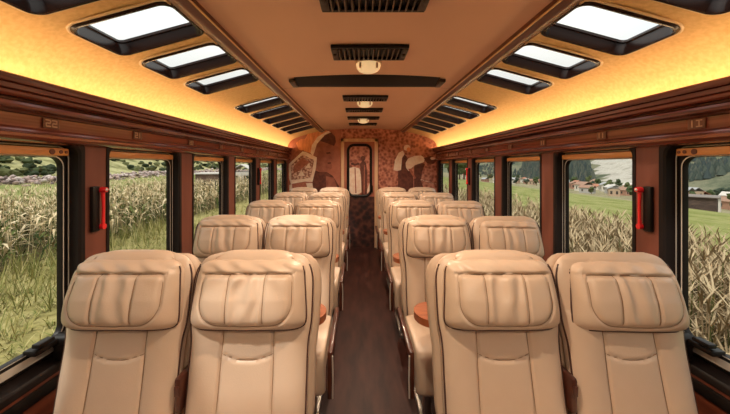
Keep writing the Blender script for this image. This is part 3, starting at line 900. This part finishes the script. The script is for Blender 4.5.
# ------------------------------------------------------------------ outside
G0 = -1.2
def terr_mat(name, cols, sc, rough=.95, stretch=(1, 1, 1)):
    m = bpy.data.materials.new(name); m.use_nodes = True; nt = m.node_tree; b = nt.nodes['Principled BSDF']; b.inputs['Roughness'].default_value = rough
    b.inputs['Specular IOR Level'].default_value = .1
    tc = nt.nodes.new('ShaderNodeTexCoord'); mp = nt.nodes.new('ShaderNodeMapping'); mp.inputs['Scale'].default_value = stretch
    n = nt.nodes.new('ShaderNodeTexNoise'); n.inputs['Scale'].default_value = sc; n.inputs['Detail'].default_value = 8; n.inputs['Roughness'].default_value = .65
    r = nt.nodes.new('ShaderNodeValToRGB'); e = r.color_ramp.elements
    e[0].position = .30; e[0].color = (*cols[0], 1); e[1].position = .70; e[1].color = (*cols[-1], 1)
    for i, c in enumerate(cols[1:-1]):
        k = e.new(.30 + .40 * (i + 1) / (len(cols) - 1)); k.color = (*c, 1)
    nt.links.new(tc.outputs['Object'], mp.inputs['Vector']); nt.links.new(mp.outputs['Vector'], n.inputs['Vector'])
    nt.links.new(n.outputs['Fac'], r.inputs['Fac']); nt.links.new(r.outputs['Color'], b.inputs['Base Color'])
    return m
T_grass = terr_mat('dry_grass_ground', [(.13, .105, .038), (.27, .235, .085), (.34, .29, .125), (.19, .18, .06)], 1.6)
T_hill = terr_mat('scrub_hillside', [(.08, .085, .03), (.24, .225, .10), (.40, .375, .19), (.25, .21, .13)], .6)
T_green = terr_mat('green_field', [(.10, .115, .03), (.165, .185, .05), (.235, .235, .09), (.14, .16, .045)], .7, stretch=(1.6, .6, 1))
T_far = terr_mat('valley_floor', [(.10, .11, .05), (.20, .18, .10), (.27, .235, .15), (.13, .16, .055)], .14)
T_mtn = terr_mat('mountain_slope', [(.045, .06, .04), (.105, .115, .075), (.17, .165, .11), (.07, .085, .055)], .07)
T_scar = terr_mat('bare_rock', [(.16, .15, .125), (.32, .295, .255), (.40, .375, .33), (.25, .235, .20)], .16, stretch=(1, 1, .5))

def zl(L, y):      # left ground height at lateral distance L
    t = [(0, G0), (15, G0), (19, G0 + .1), (26, .10), (29, .75), (60, 10.5), (130, 40), (200, 70)]
    return smooth_table(t, L) + (0 if L < 17 else noise.noise(Vector((L * .09, y * .06, 0))) * min(2.2, (L - 17) * .05))
def zr(L, y):
    t = [(0, G0), (14, G0), (20, G0 - .05), (26, G0 - .7), (50, -5.0), (110, -11.5), (165, -13.5), (190, -8), (260, 24), (330, 58), (520, 150)]
    return smooth_table(t, L) + (0 if L < 30 else noise.noise(Vector((L * .02, y * .018, 5))) * min(9, (L - 30) * .03))
def terrain(name, s, Ls, ys, zf, mats, mif, label, cat):
    bm = bmesh.new()
    V = [[bm.verts.new((s * L, y, zf(L, y))) for L in Ls] for y in ys]
    for j in range(len(ys) - 1):
        for i in range(len(Ls) - 1):
            f = bm.faces.new((V[j][i], V[j][i + 1], V[j + 1][i + 1], V[j + 1][i]))
            f.material_index = mif((Ls[i] + Ls[i + 1]) / 2, (ys[j] + ys[j + 1]) / 2)
    o = obj(name, bm, mats); tag(o, label, cat, kind='structure')
Ls = [.3, 2, 4, 6, 9, 12, 15, 17, 19, 20.5, 22, 23.5, 25, 26, 27, 28, 30, 33, 36, 40, 45, 50, 56, 63, 70, 80, 90, 100, 115, 130, 160, 200]
ysL = [-40, -20, -10, -4] + [2 * k for k in range(0, 30)] + [60 + 6 * k for k in range(0, 20)] + [190, 230, 300, 400, 560]
T_soil = terr_mat('field_soil', [(.04, .03, .014), (.10, .08, .035), (.15, .115, .05)], 2.5)
T_strip = terr_mat('meadow_strip', [(.14, .16, .05), (.21, .225, .075), (.27, .27, .11)], 1.0)
terrain('ground_left', -1, Ls, ysL, zl, [T_grass, T_hill, T_soil, T_strip], lambda L, y: 0 if L < 9 else 2 if L < 19 else 3 if L < 26 else 1, 'dry grass field rising to a scrubby hillside beyond the left windows', 'field')
LsR = [.3, 2, 4, 6, 9, 12, 15, 18, 20, 22, 24, 27, 30, 35, 40, 46, 52, 60, 70, 80, 92, 105, 120, 135, 150, 165] + [172 + 8 * k for k in range(45)]
ysR = [-60, -30, -10] + [4 * k for k in range(0, 20)] + [80 + 8 * k for k in range(0, 70)] + [700, 800, 1000]
def mr(L, y):
    if L < 6: return 4
    if L < 30: return 0
    if L < 170: return 1
    # quarried bare slope, a tongue running down the mountain
    c = y / L
    f = (L - 176) / 120
    if L > 178 and 1.17 - .05 * f + .05 * noise.noise(Vector((L * .03, y * .03, 2))) < c < 1.33 + .12 * f + .05 * noise.noise(Vector((L * .05, y * .05, 8))): return 3
    return 2
terrain('ground_right', 1, LsR, ysR, zr, [T_green, T_far, T_mtn, T_scar, T_soil], mr, 'green field falling to a valley and mountains beyond the right windows', 'field')

def leafmats(tag_, cols): return [mat(f'{tag_}_{i}', c, .75, spec=.15) for i, c in enumerate(cols)]
CORN = leafmats('corn', [(.60, .47, .28), (.26, .19, .09), (.11, .135, .035), (.04, .058, .014), (.74, .60, .40)])
def blade(bm, p, ang, L, w, rise, droop, mi, seg=3):
    d = Vector((math.cos(ang), math.sin(ang), 0)); sd = Vector((-d.y, d.x, 0)); prev = None
    for k in range(seg + 1):
        t = k / seg; c = p + d * (L * t) + Vector((0, 0, rise * t - droop * t * t)); ww = w * (1 - t ** 1.6) * (.55 + .9 * t if t < .5 else 1)
        if k == seg: cur = [bm.verts.new(c)]
        else: cur = [bm.verts.new(c - sd * ww), bm.verts.new(c + sd * ww)]
        if prev:
            f = bm.faces.new(prev + cur[::-1]) if len(cur) == 2 else bm.faces.new((prev[0], prev[1], cur[0]))
            f.material_index = mi
        prev = cur
def corn_plant(bm, x, y, z, H, lod, green=.3, wk=1.0):
    lean = Vector((random.uniform(-.08, .08), random.uniform(-.08, .08), 0)) * H
    base = Vector((x, y, z)); top = base + lean + Vector((0, 0, H))
    sm = 0 if random.random() > green else 2
    r = .012 if lod < 2 else .03
    a = [bm.verts.new(base + Vector((r * math.cos(t), r * math.sin(t), 0))) for t in (0, 2.1, 4.2)]
    b = [bm.verts.new(top + Vector((r * .5 * math.cos(t), r * .5 * math.sin(t), 0))) for t in (0, 2.1, 4.2)]
    for k in range(3): bm.faces.new((a[k], a[(k + 1) % 3], b[(k + 1) % 3], b[k])).material_index = sm
    nl = (9, 7, 5)[lod]; ph = random.uniform(0, PI)
    for k in range(nl):
        t = .18 + .74 * k / nl; p = base.lerp(top, t)
        mi = random.choice((2, 3, 3, 2, 0)) if random.random() < green * (1.7 - 1.3 * t) else random.choice((0, 1, 4, 0))
        blade(bm, p, ph + k * PI + random.uniform(-.6, .6), random.uniform(.35, .65) * H / 1.7, (.035, .04, .065)[lod] * wk, random.uniform(.1, .35), random.uniform(.2, .75), mi, (3, 2, 2)[lod])
    for k in range(4 if lod < 2 else 2):
        blade(bm, top, random.uniform(0, 6.3), .16, .012 if lod < 2 else .03, .22, .04, random.choice((0, 4)), 2)
bm = bmesh.new()
for y0, y1, L0, L1, dens, lod in ((6, 26, 8.8, 13, 7, 1), (9, 34, 13, 19, 5, 1), (26, 60, 8.8, 19, 2.0, 2), (60, 100, 8.8, 20, .8, 2)):
    for _ in range(int((y1 - y0) * (L1 - L0) * dens)):
        L = random.uniform(L0, L1); y = random.uniform(y0, y1)
        if any(abs(y - q) < 3.9 and abs(L - p) < 3.0 for p, q in ((14.3, 31), (17.0, 47))): continue
        corn_plant(bm, -L, y, zl(L, y) - .02, random.uniform(1.15, 1.7), lod, .52, 1.25)
tag(obj('corn_field', bm, CORN, smooth=False, recalc=False), 'dry cornfield outside the left windows', 'corn', kind='stuff')
bm = bmesh.new()
for y0, y1, L0, L1, dens, lod in ((2, 9, 3.0, 6.1, 120, 1), (9, 16, 3.2, 6.3, 40, 1), (16, 50, 3.2, 6.4, 8, 2)):
    for _ in range(int((y1 - y0) * (L1 - L0) * dens)):
        L = random.uniform(L0, L1); y = random.uniform(y0, y1)
        corn_plant(bm, L, y, zr(L, y) - .02, random.uniform(.95, 1.5), lod, .25, .42)
tag(obj('corn_stalks', bm, leafmats('stalk', [(.33, .24, .14), (.15, .10, .05), (.11, .12, .035), (.05, .06, .016), (.44, .34, .21)]), smooth=False, recalc=False), 'dry maize stalks close outside the right windows', 'corn', kind='stuff')
GR = leafmats('grass', [(.33, .29, .10), (.22, .21, .065), (.42, .36, .16), (.14, .16, .04)])
bm = bmesh.new()
for y0, y1, L0, L1, dens in ((2, 14, 4.5, 9.2, 55), (14, 40, 5, 9.0, 10)):
    for _ in range(int((y1 - y0) * (L1 - L0) * dens)):
        L = random.uniform(L0, L1); y = random.uniform(y0, y1); big = random.random() < .10 + .3 * max(0, (L - 6.8) / 2.2)
        p = Vector((-L, y, zl(L, y)))
        for q in range(4):
            blade(bm, p, random.uniform(0, 6.3), random.uniform(.08, .25) * (1.3 if big else 1), .012, random.uniform(.10, .22) * (3.2 if big else 1), .05, random.choice((0, 1, 2, 3)), 2)
tag(obj('grass', bm, GR, smooth=False, recalc=False), 'tufts of yellow-green grass beside the left track', 'grass', kind='stuff')

ICO = {}
for sub in (1, 2):
    t = bmesh.new(); bmesh.ops.create_icosphere(t, subdivisions=sub, radius=1)
    t.verts.index_update(); ICO[sub] = ([v.co.normalized() for v in t.verts], [[v.index for v in f.verts] for f in t.faces]); t.free()
def blob(bm, c, r, mi=0, sub=1, amp=.35, sq=1.0):
    dirs, faces = ICO[sub]; off = Vector((c[0] * .7, c[1] * .7, c[2])); vs = []
    for d in dirs:
        k = r * (1 + amp * noise.noise(d * 2.3 + off))
        vs.append(bm.verts.new((c[0] + d.x * k, c[1] + d.y * k, c[2] + d.z * k * sq)))
    for f in faces: bm.faces.new([vs[i] for i in f]).material_index = mi
SH = leafmats('shrub', [(.022, .032, .012), (.05, .065, .024), (.10, .105, .04), (.035, .048, .022)])
bm = bmesh.new()
for _ in range(1500):
    L = 29 + 50 * random.random() ** 1.6; c = .8 + 3.6 * random.random() ** 1.3; y = L * c; r = random.uniform(.10, .36) * (1 + L / 60)
    if noise.noise(Vector((L * .12, y * .08, 3))) < -.14: continue
    blob(bm, (-L, y, zl(L, y) + r * .45), r, random.randrange(4), 2 if c < 1.25 and L < 45 else 1, 1.0, .8)
tag(obj('shrubbery', bm, SH, smooth=False), 'dark scrub scattered over the left hillside', 'shrubs', kind='stuff')
ST = leafmats('stone', [(.38, .30, .28), (.54, .45, .42), (.17, .125, .115), (.44, .31, .28)])
bm = bmesh.new()
for k in range(3200):
    y = 18 + 120 * random.random() ** 1.4; L = random.gauss(27.0, .55); r = random.uniform(.07, .23)
    blob(bm, (-L, y, zl(L, y) + random.uniform(-.05, .34)), r, random.randrange(4), 1, .6, .8)
tag(obj('rubble', bm, ST, smooth=False), 'band of grey field stones at the foot of the left hillside', 'stones', kind='stuff')

# shed in the corn, left
SHED = [mat('shed_wall', (.17, .10, .08), .8, col2=(.26, .17, .13), nscale=(2, 2, 8)), mat('shed_roof', (.62, .58, .54), .5), mat('shed_dark', (.03, .025, .02), .7)]
def hut(name, s, L, y, w, d, h, zf, wall, roof, label, cat, pitched=True, group=None, rot=0.0):
    root = empty(name, (s * L, y, zf(L, y) - .05), rot)
    bm = bmesh.new(); box(bm, -w / 2, w / 2, -d / 2, d / 2, 0, h); obj('wall', bm, wall, root, smooth=False)
    bm = bmesh.new(); o_ = .12 * h
    if pitched:
        rh = .32 * w; P = [(-w / 2 - o_, h - .05), (0, h + rh), (w / 2 + o_, h - .05), (w / 2 + o_, h + .06), (0, h + rh + .12), (-w / 2 - o_, h + .06)]
        a = [bm.verts.new((x, -d / 2 - o_, z)) for x, z in P]; b = [bm.verts.new((x, d / 2 + o_, z)) for x, z in P]
        for k in range(6): bm.faces.new((a[k], a[(k + 1) % 6], b[(k + 1) % 6], b[k]))
        bm.faces.new(a); bm.faces.new(b)
    else:
        box(bm, -w / 2 - o_, w / 2 + o_, -d / 2 - o_, d / 2 + o_, h, h + .10)
    obj('roof', bm, roof, root, smooth=False)
    bm = bmesh.new()
    n = max(1, int(d / 2.6))
    for k in range(n):
        yy = -d / 2 + d * (k + .5) / n
        for sx in (-1, 1): box(bm, sx * w / 2 - .03, sx * w / 2 + .03, yy - .35, yy + .35, h * .35, h * .75)
    for k in (-1, 1): box(bm, k * w * .25 - .35, k * w * .25 + .35, -d / 2 - .03, -d / 2 + .03, h * .3, h * .72)
    obj('window', bm, SHED[2], root, smooth=False)
    tag(root, label, cat, group); return root
hut('shed', -1, 14.3, 31, 2.2, 3.4, 1.95, zl, SHED[0], SHED[1], 'low brown shed with a pale roof standing in the cornfield', 'shed', pitched=False, rot=.25)
hut('shed', -1, 17.0, 47, 3.0, 5.0, 1.9, zl, SHED[1], SHED[1], 'small pale hut at the far edge of the cornfield', 'shed', pitched=True, rot=.2)
# shelter at the edge of the valley, right
DS = mat('shelter_wall', (.045, .028, .022), .8, col2=(.08, .05, .04), nscale=(1, 1, 3))
root = empty('shelter', (50, 46.8, zr(50, 46.8) - .1), math.radians(40))
bm = bmesh.new(); box(bm, -2.6, 2.6, -1.6, 1.6, .0, 2.2); obj('wall', bm, DS, root, smooth=False)
bm = bmesh.new(); box(bm, -2.9, 2.9, -1.9, 1.9, 2.2, 2.30); obj('roof', bm, mat('shelter_roof', (.16, .13, .115), .7), root, smooth=False)
for k in range(4):
    bm = bmesh.new(); box(bm, -2.5 + k * 1.66 - .07, -2.5 + k * 1.66 + .07, -1.86, -1.72, 0, 2.2); obj('post', bm, SHED[1], root, smooth=False)
tag(root, 'dark flat-roofed shelter with pale posts beyond the green field', 'shelter')

HW_ = [mat('house_white', (.60, .55, .48), .8), mat('house_tan', (.42, .30, .21), .8), mat('house_brick', (.36, .19, .13), .8), mat('house_grey', (.38, .36, .34), .8)]
HR_ = [mat('roof_tile', (.36, .15, .09), .8), mat('roof_rust', (.28, .16, .11), .8), mat('roof_grey', (.30, .30, .31), .6), mat('roof_pale', (.50, .46, .42), .6)]
hw_n = ['white', 'tan', 'brick', 'grey']; hr_n = ['red tile', 'rust-brown', 'grey', 'pale']
cnt = {}
HS = []
def vratio(k):
    return random.uniform(*((.84, .99), (1.15, 1.56), (1.15, 1.56), (1.72, 2.25), (.99, 3.2))[k % 5])
for k in range(50):
    wi, ri = random.randrange(4), random.randrange(4)
    w = random.uniform(3, 4.6); d = random.uniform(3.5, 6.5)
    for _t in range(400):
        ratio = vratio(k)
        L = random.uniform(100, 170); y = L * ratio
        if all((L - q[0]) ** 2 + (y - q[1]) ** 2 > 8.5 ** 2 for q in HS): break
    HS.append((L, y, w, d, wi, ri))
for k, (L, y, w, d, wi, ri) in enumerate(sorted(HS, key=lambda h: h[1] / h[0])):
    hut('house', 1, L, y, w, d, random.uniform(2.2, 3.4), zr, HW_[wi], HR_[ri], f"small distant {hw_n[wi]} house with {hr_n[ri]} roof in the right-hand valley", 'house', group='houses in the right-hand valley', rot=random.uniform(-.6, .6))

TM = leafmats('tree', [(.035, .05, .022), (.05, .07, .028), (.075, .09, .035), (.03, .045, .03)])
BARK = mat('bark', (.12, .075, .05), .9)
def tree(s, L, y, h, zf, mi, label, group):
    root = empty('tree', (s * L, y, zf(L, y) - .1))
    bm = bmesh.new(); tube(bm, [(0, 0, 0), (.02 * h, 0, h * .25), (0, .02 * h, h * .55)], lambda t: h * .03 * (1.3 - t), 7); obj('trunk', bm, BARK, root)
    bm = bmesh.new()
    for _ in range(9):
        a = random.uniform(0, 6.3); q = random.uniform(0, .2) * h
        blob(bm, (q * math.cos(a), q * math.sin(a), h * random.uniform(.38, .86)), h * random.uniform(.13, .21), 0, 2, .7)
    obj('crown', bm, TM[mi], root, smooth=False)
    tag(root, label, 'tree', group)
TS = []
for k in range(50):
    ratio = random.uniform(.88, 1.3) if k < 12 else random.uniform(1.3, 3.6)
    for _t in range(500):
        L = random.uniform(98, 172)
        ratio = vratio(k)
        if all((L - q[0]) ** 2 + (L * ratio - q[1]) ** 2 > 8.5 ** 2 for q in HS + TS): break
    TS.append((L, L * ratio))
    tree(1, L, L * ratio, random.uniform(3.5, 7), zr, k % 4, 'dark green tree among the houses in the right-hand valley', 'trees in the right-hand valley')
for k, (L, y, h) in enumerate(((24, 82, 6.5), (30, 92, 7.5), (20, 64, 4.5), (36, 110, 9), (44, 130, 9))):
    tree(1, L, y, h, zr, 2, f"olive green bushy tree far along the right side of the track", 'trees along the right of the track')
# forest on the mountain's flank
bm = bmesh.new()
for _ in range(2600):
    L = random.uniform(176, 300); c = random.uniform(1.28, 1.95); y = L * c
    if c < 1.36 + .12 * (L - 176) / 120: continue
    h = random.uniform(5, 10); z = zr(L, y); n = 6; r = h * .28
    tip = bm.verts.new((L, y, z + h)); base = [bm.verts.new((L + r * math.cos(2 * PI * k / n), y + r * math.sin(2 * PI * k / n), z)) for k in range(n)]
    mi = random.randrange(4)
    for k in range(n): bm.faces.new((base[k], base[(k + 1) % n], tip)).material_index = mi
for _ in range(2600):
    L = random.uniform(178, 300); c = random.choice((random.uniform(.8, 1.02), random.uniform(1.95, 3.4))); y = L * c
    if noise.noise(Vector((L * .02, y * .02, 4))) < -.15: continue
    h = random.uniform(3, 6); z = zr(L, y); r = h * .38; n = 6
    tip = bm.verts.new((L, y, z + h)); base = [bm.verts.new((L + r * math.cos(2 * PI * k / n), y + r * math.sin(2 * PI * k / n), z)) for k in range(n)]
    mi = random.randrange(4)
    for k in range(n): bm.faces.new((base[k], base[(k + 1) % n], tip)).material_index = mi
FM = leafmats('forest', [(.05, .065, .055), (.07, .085, .07), (.09, .10, .08), (.045, .06, .06)])
tag(obj('forest', bm, FM, smooth=False), 'dark conifer forest on the mountain flank, right', 'forest', kind='stuff')

# ------------------------------------------------------------------ sky, sun, camera
w = bpy.data.worlds.new('World'); SC.world = w; w.use_nodes = True; nt = w.node_tree
bg = nt.nodes['Background']; tc = nt.nodes.new('ShaderNodeTexCoord'); n = nt.nodes.new('ShaderNodeTexNoise')
n.inputs['Scale'].default_value = 2.2; n.inputs['Detail'].default_value = 6
r = nt.nodes.new('ShaderNodeValToRGB'); e = r.color_ramp.elements
e[0].position = .32; e[0].color = (.86, .93, .97, 1); e[1].position = .52; e[1].color = (1.0, 1.0, .95, 1)
nt.links.new(tc.outputs['Generated'], n.inputs['Vector']); nt.links.new(n.outputs['Fac'], r.inputs['Fac']); nt.links.new(r.outputs['Color'], bg.inputs['Color'])
sx_ = nt.nodes.new('ShaderNodeSeparateXYZ'); nt.links.new(tc.outputs['Generated'], sx_.inputs[0])
mr_ = nt.nodes.new('ShaderNodeMapRange'); mr_.inputs['From Min'].default_value = 0.0; mr_.inputs['From Max'].default_value = 0.45
mr_.inputs['To Min'].default_value = 0.36; mr_.inputs['To Max'].default_value = 1.45
nt.links.new(sx_.outputs['Z'], mr_.inputs['Value']); nt.links.new(mr_.outputs['Result'], bg.inputs['Strength'])
sun = bpy.data.lights.new('sun', 'SUN'); sun.energy = 2.5; sun.angle = math.radians(3); sun.color = (1, .95, .86)
so = bpy.data.objects.new('sun', sun); C.objects.link(so); so.rotation_euler = (math.radians(24), math.radians(-22), 0)

cam = bpy.data.cameras.new('camera'); cam.sensor_width = 36; cam.lens = 320 / 730 * 36; cam.shift_x = 6 / 730; cam.shift_y = -41 / 730
cam.clip_start = .02; cam.clip_end = 3000
co = bpy.data.objects.new('camera', cam); C.objects.link(co); co.location = (-.06, 0, CAMZ); co.rotation_euler = (PI / 2, 0, 0)
SC.camera = co
SC.view_settings.view_transform = 'Standard'; SC.view_settings.look = 'None'; SC.view_settings.exposure = 0.0; SC.view_settings.gamma = 1.0
SC.view_settings.use_curve_mapping = False
SC.cycles.use_denoising = True
SC.cycles.max_bounces = 10; SC.cycles.diffuse_bounces = 5; SC.cycles.transparent_max_bounces = 16
SC.cycles.sample_clamp_indirect = 6.0
